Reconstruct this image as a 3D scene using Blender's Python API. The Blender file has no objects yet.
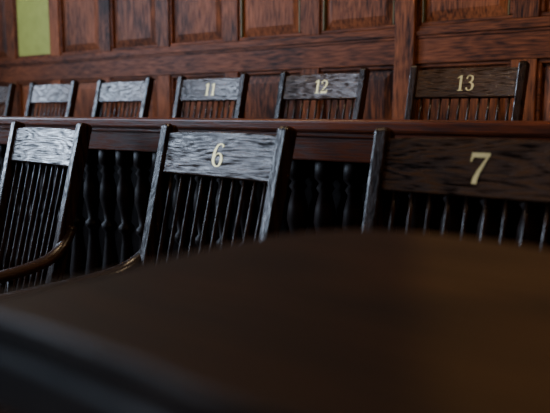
import bpy, bmesh, math, random
from mathutils import Vector, Matrix
random.seed(4)
C=bpy.context; D=bpy.data
TH=math.radians(38.0); CAMZ=1.08
F=Vector((-math.sin(TH),math.cos(TH),0)); R=Vector((math.cos(TH),math.sin(TH),0))

# ---------------------------------------------------------------- materials
def wood(name,c1,c2,axis='X',scale=1.0,rough=.3,rvar=.15,bump=.25,spec=.5,smin=1.0,cath=.5,tone=1.2,rings=14,fleck=0,rnd=0,painted_sheen=None):
    m=D.materials.new(name); m.use_nodes=True; nt=m.node_tree; N=nt.nodes; L=nt.links
    b=N['Principled BSDF']
    tc=N.new('ShaderNodeTexCoord'); oi=N.new('ShaderNodeObjectInfo')
    mul=N.new('ShaderNodeVectorMath'); mul.operation='SCALE'; mul.inputs[0].default_value=(3.1,5.7,4.3)
    L.new(oi.outputs['Random'],mul.inputs['Scale'])
    add=N.new('ShaderNodeVectorMath'); add.operation='ADD'
    L.new(tc.outputs['Object'],add.inputs[0]); L.new(mul.outputs[0],add.inputs[1])
    def mapped(sl,sc):
        mp=N.new('ShaderNodeMapping')
        s={'X':(sl,sc,sc),'Y':(sc,sl,sc),'Z':(sc,sc,sl)}[axis]
        mp.inputs['Scale'].default_value=[v*scale for v in s]
        L.new(add.outputs[0],mp.inputs['Vector']); return mp
    def math_(op,a,bv=None,cv=None):
        q=N.new('ShaderNodeMath'); q.operation=op
        for i,v in enumerate((a,bv,cv)):
            if v is None: continue
            if isinstance(v,(int,float)): q.inputs[i].default_value=v
            else: L.new(v,q.inputs[i])
        return q.outputs[0]
    m1=mapped(1.6,9)
    n1=N.new('ShaderNodeTexNoise'); n1.inputs['Scale'].default_value=1.0; n1.inputs['Detail'].default_value=2
    L.new(m1.outputs[0],n1.inputs['Vector'])
    s2=math_('MULTIPLY',math_('PINGPONG',math_('MULTIPLY',n1.outputs['Fac'],rings),.5),2.0)
    m2=mapped(12,230)
    n2=N.new('ShaderNodeTexNoise'); n2.inputs['Scale'].default_value=1.0; n2.inputs['Detail'].default_value=3
    L.new(m2.outputs[0],n2.inputs['Vector'])
    r2=N.new('ShaderNodeMapRange'); r2.inputs['From Min'].default_value=.38; r2.inputs['From Max'].default_value=.60
    L.new(n2.outputs['Fac'],r2.inputs['Value'])
    mix=N.new('ShaderNodeMix'); mix.data_type='FLOAT'; mix.inputs['Factor'].default_value=cath
    L.new(r2.outputs[0],mix.inputs['A']); L.new(s2,mix.inputs['B'])
    grain=mix.outputs['Result']
    n3=N.new('ShaderNodeTexNoise'); n3.inputs['Scale'].default_value=2.5
    L.new(add.outputs[0],n3.inputs['Vector'])
    f3=math_('MULTIPLY_ADD',n3.outputs['Fac'],tone,.15-.5*tone)
    f=math_('MULTIPLY_ADD',grain,.7,f3)
    if rnd: f=math_('ADD',f,math_('MULTIPLY_ADD',oi.outputs['Random'],rnd,-rnd/2))
    if fleck:
        m4=mapped(7,95); n4=N.new('ShaderNodeTexNoise'); n4.inputs['Scale'].default_value=1.0; n4.inputs['Detail'].default_value=2.5
        L.new(m4.outputs[0],n4.inputs['Vector'])
        r4=N.new('ShaderNodeMapRange'); r4.inputs['From Min'].default_value=.38; r4.inputs['From Max'].default_value=.66
        r4.inputs['To Min'].default_value=-fleck; r4.inputs['To Max'].default_value=fleck
        L.new(n4.outputs['Fac'],r4.inputs['Value']); f=math_('ADD',f,r4.outputs[0])
    cr=N.new('ShaderNodeValToRGB'); cr.color_ramp.elements[0].position=.1; cr.color_ramp.elements[1].position=.95
    cr.color_ramp.elements[0].color=(*c1,1); cr.color_ramp.elements[1].color=(*c2,1)
    L.new(f,cr.inputs[0]); col=cr.outputs[0]
    if painted_sheen:   # sheen painted into the base colour as a smooth ramp: (point, normal, width, colour gain)
        p,nn,wd,gain=painted_sheen
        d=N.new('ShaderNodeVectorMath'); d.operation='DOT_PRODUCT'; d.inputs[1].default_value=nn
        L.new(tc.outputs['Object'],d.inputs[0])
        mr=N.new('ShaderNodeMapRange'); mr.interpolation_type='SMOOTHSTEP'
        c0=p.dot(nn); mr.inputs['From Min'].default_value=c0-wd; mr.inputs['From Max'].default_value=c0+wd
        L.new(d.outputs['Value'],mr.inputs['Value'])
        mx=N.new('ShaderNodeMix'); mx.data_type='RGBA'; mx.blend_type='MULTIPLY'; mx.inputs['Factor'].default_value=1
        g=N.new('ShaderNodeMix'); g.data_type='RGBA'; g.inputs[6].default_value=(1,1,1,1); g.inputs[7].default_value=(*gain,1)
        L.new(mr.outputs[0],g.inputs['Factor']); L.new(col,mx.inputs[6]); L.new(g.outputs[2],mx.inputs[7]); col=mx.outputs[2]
    L.new(col,b.inputs['Base Color'])
    rr=N.new('ShaderNodeMapRange'); rr.inputs['To Min'].default_value=rough+rvar; rr.inputs['To Max'].default_value=rough
    L.new(grain,rr.inputs['Value']); L.new(rr.outputs[0],b.inputs['Roughness'])
    sp=N.new('ShaderNodeMapRange'); sp.inputs['From Min'].default_value=.15; sp.inputs['From Max'].default_value=.8
    sp.inputs['To Min'].default_value=spec*smin; sp.inputs['To Max'].default_value=spec
    L.new(grain,sp.inputs['Value']); L.new(sp.outputs[0],b.inputs['Specular IOR Level'])
    bp=N.new('ShaderNodeBump'); bp.inputs['Strength'].default_value=bump; bp.inputs['Distance'].default_value=.001
    L.new(grain,bp.inputs['Height']); L.new(bp.outputs[0],b.inputs['Normal'])
    return m
def plain(name,c,rough=.6,metal=0,em=0,emc=None,spec=.5):
    m=D.materials.new(name); m.use_nodes=True; b=m.node_tree.nodes['Principled BSDF']
    N=m.node_tree.nodes; L=m.node_tree.links
    n=N.new('ShaderNodeTexNoise'); n.inputs['Scale'].default_value=18
    cr=N.new('ShaderNodeValToRGB')
    cr.color_ramp.elements[0].color=(*[v*.75 for v in c],1); cr.color_ramp.elements[1].color=(*[min(1,v*1.2) for v in c],1)
    tc=N.new('ShaderNodeTexCoord'); L.new(tc.outputs['Object'],n.inputs['Vector'])
    L.new(n.outputs['Fac'],cr.inputs[0]); L.new(cr.outputs[0],b.inputs['Base Color'])
    b.inputs['Roughness'].default_value=rough; b.inputs['Metallic'].default_value=metal
    b.inputs['Specular IOR Level'].default_value=spec
    if em: b.inputs['Emission Color'].default_value=(*(emc or c),1); b.inputs['Emission Strength'].default_value=em
    return m
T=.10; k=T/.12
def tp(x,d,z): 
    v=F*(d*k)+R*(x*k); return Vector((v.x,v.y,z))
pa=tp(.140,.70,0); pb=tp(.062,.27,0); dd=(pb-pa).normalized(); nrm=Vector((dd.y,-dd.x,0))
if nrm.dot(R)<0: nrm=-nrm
oakH=wood('dark_oak_grain_x',(.003,.0013,.001),(.095,.038,.012),'X',rough=.17,rvar=.28,bump=.5,cath=.5,spec=.78,smin=.03,rings=18,scale=1.45)
oakV=wood('dark_oak_grain_z',(.003,.0013,.001),(.036,.014,.006),'Z',rough=.22,rvar=.15,bump=.25,spec=.5,smin=.15)
oakY=wood('dark_oak_grain_y',(.003,.0013,.001),(.036,.014,.006),'Y',rough=.22,rvar=.15,bump=.25,spec=.55,smin=.2)
wallV=wood('wall_oak_vertical',(.018,.004,.0015),(.33,.098,.032),'Z',rough=.45,rvar=.15,bump=.3,cath=.3,spec=.18,tone=1.3,fleck=.15,rnd=.28)
wallH=wood('wall_oak_horizontal',(.018,.004,.0015),(.26,.074,.025),'X',rough=.45,rvar=.15,bump=.3,cath=.3,spec=.18,tone=1.1,fleck=.12)
railM=wood('rail_mahogany',(.030,.007,.003),(.160,.038,.014),'X',rough=.24,rvar=.12,bump=.15,cath=.3,spec=.35)
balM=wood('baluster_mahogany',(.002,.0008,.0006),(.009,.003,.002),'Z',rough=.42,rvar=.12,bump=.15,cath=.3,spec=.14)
tabM=wood('table_walnut',(.005,.0022,.001),(.028,.012,.005),'X',rough=.5,rvar=.15,bump=.1,cath=.3,scale=.8,spec=.14,tone=1.4,painted_sheen=(pa,nrm,.018,(2.3,2.7,2.2)))  # brown sheen on the right of the top is mixed into the wood colour
gold=plain('gold_leaf_paint',(.86,.69,.32),.36,.35,spec=.5)
bead=plain('gilt_bead',(.15,.13,.05),.4,.2)
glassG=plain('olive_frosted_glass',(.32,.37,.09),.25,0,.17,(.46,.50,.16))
plaster=plain('aged_plaster',(.08,.058,.036),.9)
floorM=wood('floor_boards',(.015,.007,.004),(.05,.024,.012),'X',rough=.45,cath=.3)
iron=plain('dark_iron',(.02,.02,.02),.5,.8)
lampM=plain('lamp_opal_glass',(.9,.8,.6),.4,0,3,(1,.8,.5))
glassW=plain('window_frame_paint',(.2,.15,.1),.5)

# ---------------------------------------------------------------- mesh helpers
def box(bm,x0,x1,y0,y1,z0,z1):
    vs=[bm.verts.new((x,y,z)) for x in (x0,x1) for y in (y0,y1) for z in (z0,z1)]
    for f in ((0,1,3,2),(4,6,7,5),(0,4,5,1),(2,3,7,6),(0,2,6,4),(1,5,7,3)):
        bm.faces.new([vs[i] for i in f])
def sweep(bm,pts,wa,wb,n=10,A=(1,0,0),square=False):
    pts=[Vector(p) for p in pts]; A=Vector(A); rings=[]
    if not hasattr(wa,'__len__'): wa=[wa]*len(pts)
    if not hasattr(wb,'__len__'): wb=[wb]*len(pts)
    for i,p in enumerate(pts):
        t=(pts[min(i+1,len(pts)-1)]-pts[max(i-1,0)]).normalized()
        a=(A-t*A.dot(t)).normalized(); b=t.cross(a)
        if square: offs=[(-1,-1),(1,-1),(1,1),(-1,1)]
        else: offs=[(math.cos(2*math.pi*q/n),math.sin(2*math.pi*q/n)) for q in range(n)]
        rings.append([bm.verts.new(p+a*o[0]*wa[i]+b*o[1]*wb[i]) for o in offs])
    m=len(rings[0])
    for i in range(len(rings)-1):
        for q in range(m):
            bm.faces.new((rings[i][q],rings[i][(q+1)%m],rings[i+1][(q+1)%m],rings[i+1][q]))
    bm.faces.new(rings[0][::-1]); bm.faces.new(rings[-1])
def lathe(bm,prof,cx,cy,n=14):
    sweep(bm,[(cx,cy,z) for r,z in prof],[r for r,z in prof],[r for r,z in prof],n)
def mesh(bm,name,mat,smooth=False):
    bmesh.ops.recalc_face_normals(bm,faces=bm.faces)
    me=D.meshes.new(name); bm.to_mesh(me); bm.free(); me.materials.append(mat)
    if smooth:
        for p in me.polygons: p.use_smooth=True
    return me
def obj(name,me,parent=None,bevel=0,seg=2,loc=None):
    o=D.objects.new(name,me); C.collection.objects.link(o)
    if parent: o.parent=parent
    if loc: o.location=loc
    if bevel:
        b=o.modifiers.new('bevel','BEVEL'); b.width=bevel; b.segments=seg; b.limit_method='ANGLE'
    return o
def cat(pts,n=6):
    out=[]; P=[Vector(p) for p in pts]
    for i in range(len(P)-1):
        p0=P[max(i-1,0)];p1=P[i];p2=P[i+1];p3=P[min(i+2,len(P)-1)]
        for q in range(n):
            t=q/n
            out.append(.5*((2*p1)+(p2-p0)*t+(2*p0-5*p1+4*p2-p3)*t*t+(3*p1-p0-3*p2+p3)*t**3))
    out.append(P[-1]); return out

# ---------------------------------------------------------------- chair
RC=math.radians(14); LB=.582; BY=.20; BZ=.47; CH=.108
def bp(x,s,off=0):   # point in the reclined back surface, off = toward front
    bend=.010*(1-(x/.19)**2)
    return Vector((x,BY+s*math.sin(RC)+bend-off*math.cos(RC),BZ+s*math.cos(RC)+off*math.sin(RC)))
def make_parts():
    P=[]
    bm=bmesh.new(); n=20; rows=[]
    th=.012; HW=.182
    for i in range(n+1):
        x=-HW+2*HW*i/n
        arch=.004*(1-(x/HW)**2)
        rows.append([bm.verts.new(bp(x,s,o)) for s,o in ((LB-CH,th),(LB-.008+arch,th),(LB-.008+arch,-th),(LB-CH,-th))])
    for i in range(n):
        for q in range(4):
            bm.faces.new((rows[i][q],rows[i][(q+1)%4],rows[i+1][(q+1)%4],rows[i+1][q]))
    bm.faces.new(rows[0]); bm.faces.new(rows[-1][::-1])
    P.append(('crest_rail',mesh(bm,'crest_rail',oakH),.003))
    for sgn,nm in ((-1,'post_left'),(1,'post_right')):
        bm=bmesh.new()
        pts=[];wa=[];wb=[]
        for s in (-.05,0,.12,.25,.4,.5,.55,.588,.595):
            x=sgn*(.188+.006*s/.58)
            q=Vector((x,BY+s*math.sin(RC),BZ+s*math.cos(RC))); pts.append(q)
            wa.append(.013+.001*s/.58 if s<.59 else .011); wb.append(.018 if s<.59 else .013)
        sweep(bm,pts,wa,wb,square=True)
        P.append((nm,mesh(bm,nm,oakV),.004))
    bm=bmesh.new()
    for i in range(10):
        x=(i-4.5)*.0350
        pts=[];r=[]
        for s,rr in ((-.03,.006),(.02,.006),(.10,.0072),(.18,.007),(.3,.0058),(.42,.0046),(LB-CH+.01,.0042)):
            u=max(0,min(1,s/.47)); q=bp(x*(.93+.07*u),s); pts.append(q); r.append(rr)
        sweep(bm,pts,r,r,8)
    P.append(('back_spindles',mesh(bm,'back_spindles',oakV,True),0))
    # seat
    bm=bmesh.new(); nr=8; ns=40; rings=[]
    def so(a):
        c,s=math.cos(a),math.sin(a); e=.62
        return Vector((.235*abs(c)**e*(1 if c>0 else -1)*(1.0-.08*s), -.02+.25*abs(s)**e*(1 if s>0 else -1)))
    for j in range(nr+1):
        t=(j/nr)
        ring=[]
        for u in range(ns):
            q=so(2*math.pi*u/ns)
            z=.462-.014*(1-t**3)+.006*max(0,-q.y/.25)*(1-abs(q.x)/.25)*t
            ring.append(bm.verts.new((q.x*t,-.02+(q.y+.02)*t,z)) if j else None)
        rings.append(ring)
    c0=bm.verts.new((0,-.02,.448))
    for u in range(ns): bm.faces.new((c0,rings[1][u],rings[1][(u+1)%ns]))
    for j in range(1,nr):
        for u in range(ns): bm.faces.new((rings[j][u],rings[j+1][u],rings[j+1][(u+1)%ns],rings[j][(u+1)%ns]))
    low=[]
    for u in range(ns):
        q=so(2*math.pi*u/ns); low.append(bm.verts.new((q.x*.94,-.02+(q.y+.02)*.94,.425)))
    for u in range(ns): bm.faces.new((rings[nr][u],low[u],low[(u+1)%ns],rings[nr][(u+1)%ns]))
    bm.faces.new(low)
    P.append(('seat',mesh(bm,'seat',oakY),.005))
    # arms
    for sgn,nm in ((-1,'arm_left'),(1,'arm_right')):
        bm=bmesh.new()
        pts=cat([(sgn*.198,.292,.775),(sgn*.206,.262,.732),(sgn*.222,.205,.70),(sgn*.238,.10,.685),(sgn*.243,-.03,.680),(sgn*.243,-.13,.674),(sgn*.238,-.20,.658),(sgn*.234,-.225,.635)],4)
        m=len(pts); wa=[.016+.014*min(1,i/m*1.6) for i in range(m)]
        sweep(bm,pts,wa,[.014]*m,12)
        P.append((nm,mesh(bm,nm,oakY,True),0))
    bm=bmesh.new()
    for sgn in (-1,1):
        for y,r in ((.10,.008),(.02,.008),(-.06,.008),(-.15,.013)):
            pts=[];rs=[]
            for t,f in ((0,.8),(.15,.8),(.3,1.5),(.5,1.1),(.75,.9),(1,.8)):
                pts.append((sgn*(.205+.035*t),y*(.95+.05*t),.445+.23*t)); rs.append(r*f)
            sweep(bm,pts,rs,rs,10)
    P.append(('arm_spindles',mesh(bm,'arm_spindles',oakV,True),0))
    bm=bmesh.new()
    box(bm,-.04,.04,-.19,.17,.385,.43); box(bm,-.17,.17,-.04,.02,.395,.43)
    P.append(('seat_bearers',mesh(bm,'seat_bearers',oakY),.004))
    bm=bmesh.new()
    lathe(bm,[(.018,.40),(.018,.30),(.030,.295),(.032,.28),(.045,.27),(.05,.22),(.048,.14),(.036,.12),(.02,.115)],0,-.01,18)
    P.append(('swivel_column',mesh(bm,'swivel_column',iron,True),0))
    bm=bmesh.new()
    for a in range(4):
        an=math.pi/4+a*math.pi/2; d=Vector((math.cos(an),math.sin(an),0)); pr=Vector((-d.y,d.x,0))
        pts=[Vector((0,-.01,0))+d*r+Vector((0,0,z)) for r,z in ((.02,.20),(.08,.195),(.15,.15),(.21,.075),(.255,.035),(.27,.02))]
        sweep(bm,pts,[.022,.022,.02,.02,.019,.018],[.03,.032,.026,.022,.018,.018],4,A=pr,square=True)
    P.append(('base_legs',mesh(bm,'base_legs',oakY),.005))
    return P
PARTS=make_parts()

# ---- numerals : serif strokes with thick/thin modelling
def strokes(d):
    if d=='1': return [('poly',[(-.08,.03),(.08,.03),(.08,1),(-.02,1),(-.22,.86),(-.22,.80),(-.08,.85)]),('poly',[(-.18,0),(.18,0),(.18,.045),(-.18,.045)])]
    if d=='7': return [('poly',[(-.30,.70),(-.27,1.0),(.32,1.0),(.32,.90),(.26,.85),(-.2,.85),(-.26,.70)]),('rib',[(.27,.90,.07),(.14,.66,.10),(.0,.38,.14),(-.08,.15,.18),(-.10,0,.19)])]
    six=[(.24,.84,.13),(.17,.93,.08),(.04,.96,.06),(-.12,.86,.11),(-.22,.66,.16),(-.26,.40,.18),(-.22,.17,.15),(-.10,.05,.08),(.02,.03,.06),(.14,.08,.10),(.22,.28,.17),(.17,.48,.12),(.03,.57,.06),(-.10,.52,.05),(-.20,.40,.05)]
    if d=='6': return [('rib',six)]
    if d=='2': return [('rib',[(-.20,.70,.15),(-.2,.84,.08),(-.04,.96,.06),(.14,.88,.13),(.20,.70,.17),(.10,.48,.12),(-.10,.27,.07),(-.26,.07,.05)]),('poly',[(-.29,0),(.24,0),(.31,.24),(.26,.24),(.19,.15),(-.24,.14)])]
    if d=='3': return [('rib',[(-.2,.76,.13),(-.14,.92,.07),(0,.97,.06),(.15,.88,.13),(.17,.72,.15),(.08,.58,.09),(-.06,.53,.05)]),('rib',[(-.06,.53,.05),(.1,.50,.09),(.22,.34,.17),(.18,.13,.14),(.04,.03,.06),(-.12,.05,.07),(-.2,.2,.14)])]
def number_mesh(txt):
    bm=bmesh.new(); H=.055; cs=LB-.008-(CH-.008)/2
    adv=.66 if txt=='11' else .58
    for i,d in enumerate(txt):
        ox=(i-(len(txt)-1)/2)*adv
        for kind,g in strokes(d):
            def put(x,y): return bm.verts.new(bp((x+ox)*H*1.0,cs+(y-.5)*H,.0127))
            if kind=='poly': bm.faces.new([put(x,y) for x,y in g])
            else:
                pts=cat([Vector(p) for p in g],5); L=[];n=len(pts)
                for q,p in enumerate(pts):
                    t=(pts[min(q+1,n-1)]-pts[max(q-1,0)]); t=Vector((t.x,t.y)).normalized()
                    nx,ny=-t.y*p.z*.44,t.x*p.z*.44
                    L.append((put(p.x+nx,p.y+ny),put(p.x-nx,p.y-ny)))
                for q in range(n-1):
                    bm.faces.new((L[q][0],L[q][1],L[q+1][1],L[q+1][0]))
    ret=bmesh.ops.extrude_face_region(bm,geom=bm.faces[:])
    vs=[v for v in ret['geom'] if isinstance(v,bmesh.types.BMVert)]
    bmesh.ops.translate(bm,verts=vs,vec=(0,-.0006*math.cos(RC),.0006*math.sin(RC)))
    me=mesh(bm,'number_'+txt,gold); return me
def chair(x,y,z,rot,num):
    a=math.radians(rot); off=.33
    e=D.objects.new('jury_chair',None); C.collection.objects.link(e)
    e.location=(x+off*math.sin(a),y+off*(1-math.cos(a)),z); e.rotation_euler=(0,0,a); e.empty_display_size=.1
    for nm,me,bv in PARTS: obj(nm,me,e,bv)
    if num: obj('painted_number_'+num,number_mesh(num),e)
FY=.844; BYR=2.02
chair(-.466,FY,0,0,'7'); chair(-1.075,FY,0,-5,'6'); chair(-1.745,FY,0,-7,None)
STEP=.195
for kk,(n,r) in enumerate((('13',2),('12',-1),('11',0),(None,-2),(None,0),(None,0))):
    chair(-.996-.603*kk,BYR,STEP,r,n)

# ---------------------------------------------------------------- balustrade rail
RY=1.45; XL,XR=-5.9,1.9; RT=CAMZ-.021
par=D.objects.new('jury_box_balustrade',None); C.collection.objects.link(par)
bm=bmesh.new(); box(bm,XL,XR,RY,RY+.12,RT-.032,RT)
obj('handrail_cap',mesh(bm,'handrail_cap',railM),par,.008,3)
bm=bmesh.new(); box(bm,XL,XR,RY+.02,RY+.10,RT-.105,RT-.032); box(bm,XL,XR,RY+.01,RY+.11,RT-.045,RT-.031)
obj('apron_board',mesh(bm,'apron_board',railM),par,.004)
bm=bmesh.new(); box(bm,XL,XR,RY+.015,RY+.105,STEP,STEP+.12)
obj('bottom_rail',mesh(bm,'bottom_rail',railM),par,.004)
bm=bmesh.new(); box(bm,XL,XR,RY+.098,RY+.112,STEP+.05,RT-.06)
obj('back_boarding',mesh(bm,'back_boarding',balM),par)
bm=bmesh.new(); z0=STEP+.115; z1=RT-.10; h=z1-z0
prof=[(.026,0),(.026,.08),(.016,.09),(.024,.11),(.016,.13),(.018,.16),(.029,.26),(.03,.32),(.022,.42),(.015,.52),(.014,.56),(.024,.58),(.024,.60),(.014,.62),(.018,.68),(.027,.74),(.024,.80),(.015,.86),(.022,.88),(.015,.90),(.026,.92),(.026,1)]
x=XL+.05
while x<XR:
    lathe(bm,[(r*1.12,z0+h*t) for r,t in prof],x,RY+.055,12); x+=.088
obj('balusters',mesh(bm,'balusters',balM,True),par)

# ---------------------------------------------------------------- room shell
WY=2.85; LX=-6.0; RX=4.0; FYW=-7.0; CZ=5.0
bm=bmesh.new(); box(bm,LX-.3,RX+.3,FYW-.3,WY+.3,-.1,0); obj('floor',mesh(bm,'floor',floorM))
bm=bmesh.new(); box(bm,LX+.01,RX-.01,1.40,WY-.032,0.001,STEP); obj('floor_platform',mesh(bm,'floor_platform',floorM))
bm=bmesh.new(); box(bm,LX-.3,RX+.3,FYW-.3,WY+.3,CZ,CZ+.1); obj('ceiling',mesh(bm,'ceiling',plaster))
wall=D.objects.new('wall_back',None); C.collection.objects.link(wall)
bm=bmesh.new(); box(bm,LX-.3,RX+.3,WY+.03,WY+.3,0,3.2); obj('backing',mesh(bm,'backing',wallV),wall)
bm=bmesh.new(); box(bm,LX-.3,RX+.3,WY+.0,WY+.3,3.2,CZ); obj('upper_plaster',mesh(bm,'upper_plaster',plaster),wall)
PT=.52; PW=.416; X0=-1.438
tiers=[(.42,1.285),(1.445,2.25),(2.42,3.05)]
Hs=[(STEP,.42),(1.285,1.445),(2.25,2.42),(3.05,3.2)]
bmh=bmesh.new()
for a,b in Hs: box(bmh,LX,RX,WY,WY+.04,a,b)
obj('horizontal_rails',mesh(bmh,'horizontal_rails',wallH),wall,.003)
bml=bmesh.new()
box(bml,LX,RX,WY-.010,WY,1.405,1.425); box(bml,LX,RX,WY-.005,WY,1.392,1.405)
box(bml,LX,RX,WY-.03,WY,3.12,3.2)
obj('rail_moulding',mesh(bml,'rail_moulding',wallH),wall,.003)
ks=range(-9,10)
for q in ks:
    xa=X0+q*PT
    if xa<LX+.1: continue
    bms=bmesh.new()
    for a,b in tiers: box(bms,xa-(PT-PW),xa,WY+.001,WY+.04,a,b)
    obj('stile',mesh(bms,'stile',wallV),wall,.003)
bm=bmesh.new(); box(bm,X0-.100,X0-.004,WY-.022,WY,STEP,3.1)
obj('pilaster',mesh(bm,'pilaster',wallV),wall,.004)
for q in ks:
    xa=X0+q*PT; xb=xa+PW
    if xb>RX or xa<LX: continue
    for ti,(a,b) in enumerate(tiers):
        green=(q==-6 and ti==1)
        bm=bmesh.new(); w=.018
        for (p,pq,r,s) in ((xa,xb,a,a+w),(xa,xb,b-w,b),(xa,xa+w,a+w,b-w),(xb-w,xb,a+w,b-w)):
            box(bm,p,pq,WY+.010,WY+.03,r,s)
        obj('panel_moulding',mesh(bm,'panel_moulding',wallH),wall,.005)
        bm=bmesh.new(); g=.018
        if green:
            box(bm,xa+g,xb-g,WY+.018,WY+.03,a+g,b-g)
            obj('glass_pane',mesh(bm,'glass_pane',glassG),wall)
        else:
            x0,x1,zz0,zz1=xa+g,xb-g,a+g,b-g; c=.045
            vo=[bm.verts.new((X,WY+.028,Z)) for X,Z in ((x0,zz0),(x1,zz0),(x1,zz1),(x0,zz1))]
            vi=[bm.verts.new((X,WY+.016,Z)) for X,Z in ((x0+c,zz0+c),(x1-c,zz0+c),(x1-c,zz1-c),(x0+c,zz1-c))]
            for i in range(4): bm.faces.new((vo[i],vo[(i+1)%4],vi[(i+1)%4],vi[i]))
            bm.faces.new(vi)
            obj('panel_field',mesh(bm,'panel_field',wallV),wall)
        if ti==1 and q in (-2,-1,0):
            bm=bmesh.new(); w2=.004; e=.018
            A,B,Cc,Dd=xa+e,xb-e,a+e,b-e
            for (p,pq,r,s) in ((A,A+w2,Cc,Dd),(B-w2,B,Cc,Dd)):
                box(bm,p,pq,WY+.008,WY+.028,r,s)
            obj('gilt_bead',mesh(bm,'gilt_bead',bead),wall)

# left wall with two tall windows
wins=[(-4.1,-2.5),(-.8,.8)]; WZ0,WZ1=1.3,4.5
bm=bmesh.new(); ys=[FYW-.3]+[v for w in wins for v in w]+[WY]
for i in range(0,len(ys),2): box(bm,LX-.3,LX,ys[i],ys[i+1],0,CZ)
for a,b in wins: box(bm,LX-.3,LX,a,b,0,WZ0); box(bm,LX-.3,LX,a,b,WZ1,CZ)
obj('wall_left',mesh(bm,'wall_left',plaster))
for i,(a,b) in enumerate(wins):
    bm=bmesh.new(); x0,x1=LX-.2,LX-.14
    for y,wd in ((a,.05),((a+b)/2-.02,.04),(b-.05,.05)): box(bm,x0,x1,y,y+wd,WZ0,WZ1)
    for z in (WZ0,WZ0+(WZ1-WZ0)/2-.03,WZ1-.06): box(bm,x0,x1,a+.05,b-.05,z,z+.06)
    obj('window_%d'%(i+1),mesh(bm,'window',glassW))
    l=D.lights.new('window_daylight','AREA'); l.shape='RECTANGLE'; l.size=WZ1-WZ0-.1; l.size_y=b-a-.1
    l.energy=310; l.color=(.62,.77,1)
    o=D.objects.new('window_daylight',l); C.collection.objects.link(o)
    o.location=(LX-.26,(a+b)/2,(WZ0+WZ1)/2); o.rotation_euler=(0,-math.pi/2,0)
bm=bmesh.new(); box(bm,RX,RX+.3,FYW-.3,WY,0,CZ); obj('wall_right',mesh(bm,'wall_right',plaster))
bm=bmesh.new(); box(bm,LX,RX,FYW-.3,FYW,0,CZ); obj('wall_front',mesh(bm,'wall_front',plaster))
bm=bmesh.new(); box(bm,LX,RX,FYW,FYW+.04,0,1.5); obj('trim_1',mesh(bm,'wainscot',wallV))

# warm ceiling pendants
for i,(px,py) in enumerate(((-2.6,.9),(.4,.9))):
    e=D.objects.new('pendant_lamp',None); C.collection.objects.link(e)
    bm=bmesh.new(); bmesh.ops.create_uvsphere(bm,u_segments=24,v_segments=14,radius=.16)
    bmesh.ops.translate(bm,verts=bm.verts,vec=(px,py,3.8)); obj('opal_globe',mesh(bm,'globe',lampM,True),e)
    bm=bmesh.new(); sweep(bm,[(px,py,3.94),(px,py,CZ)],.01,.01,8,A=(1,0,0)); sweep(bm,[(px,py,CZ-.04),(px,py,CZ)],.07,.07,16)
    obj('stem',mesh(bm,'stem',iron),e)
    l=D.lights.new('pendant_light','POINT'); l.energy=88; l.color=(1,.74,.44); l.shadow_soft_size=.15
    o=D.objects.new('pendant_light',l); C.collection.objects.link(o); o.location=(px,py,3.45); o.parent=e

# ---------------------------------------------------------------- near rounded table
ctl=[(-.20,.43),(-.165,.47),(-.127,.517),(-.07,.60),(0,.675),(.08,.71),(.16,.685),(.24,.61),(.30,.50),(.30,.38),(.22,.28),(.10,.235),(0,.265),(-.075,.33),(-.14,.385),(-.20,.43)]
cc=(.07,.46)
outl=cat([(x,y,0) for x,y in ctl],6)[:-1]
tz=CAMZ-T
bm=bmesh.new(); rings=[]
for sc,dz in ((1,-.002),(1.0,-.016),(.985,-.020),(1.0,-.024),(1.0,-.050),(.92,-.056)):
    rings.append([bm.verts.new(tp(cc[0]+(p.x-cc[0])*sc,cc[1]+(p.y-cc[1])*sc,tz+dz)) for p in outl])
inner=[bm.verts.new(tp(cc[0]+(p.x-cc[0])*.985,cc[1]+(p.y-cc[1])*.985,tz)) for p in outl]
m=len(outl)
for i in range(len(rings)-1):
    for j in range(m): bm.faces.new((rings[i][j],rings[i][(j+1)%m],rings[i+1][(j+1)%m],rings[i+1][j]))
for j in range(m): bm.faces.new((inner[j],inner[(j+1)%m],rings[0][(j+1)%m],rings[0][j]))
bm.faces.new(inner); bm.faces.new(rings[-1][::-1])
tb=D.objects.new('pedestal_table',None); C.collection.objects.link(tb)
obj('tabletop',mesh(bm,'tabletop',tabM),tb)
c=tp(cc[0],cc[1],0)
bm=bmesh.new(); lathe(bm,[(.15,0),(.15,.03),(.13,.045),(.05,.07),(.035,.12),(.045,.3),(.05,.4),(.035,.6),(.03,.8),(.06,tz-.06),(.06,tz-.05)],c.x,c.y,24)
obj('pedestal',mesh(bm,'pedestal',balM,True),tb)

# ---------------------------------------------------------------- world + camera
w=D.worlds.new('sky'); C.scene.world=w; w.use_nodes=True
bg=w.node_tree.nodes['Background']; sk=w.node_tree.nodes.new('ShaderNodeTexSky'); sk.sky_type='HOSEK_WILKIE'
w.node_tree.links.new(sk.outputs[0],bg.inputs[0]); bg.inputs[1].default_value=.5
cd=D.cameras.new('camera'); cam=D.objects.new('camera',cd); C.collection.objects.link(cam); C.scene.camera=cam
cd.sensor_width=36; cd.lens=700/550*36; cd.clip_start=.02
cam.location=(0,0,CAMZ)
cam.rotation_euler=(math.radians(90-7.77),0,TH)
cd.dof.use_dof=True; cd.dof.focus_distance=1.9; cd.dof.aperture_fstop=3.2
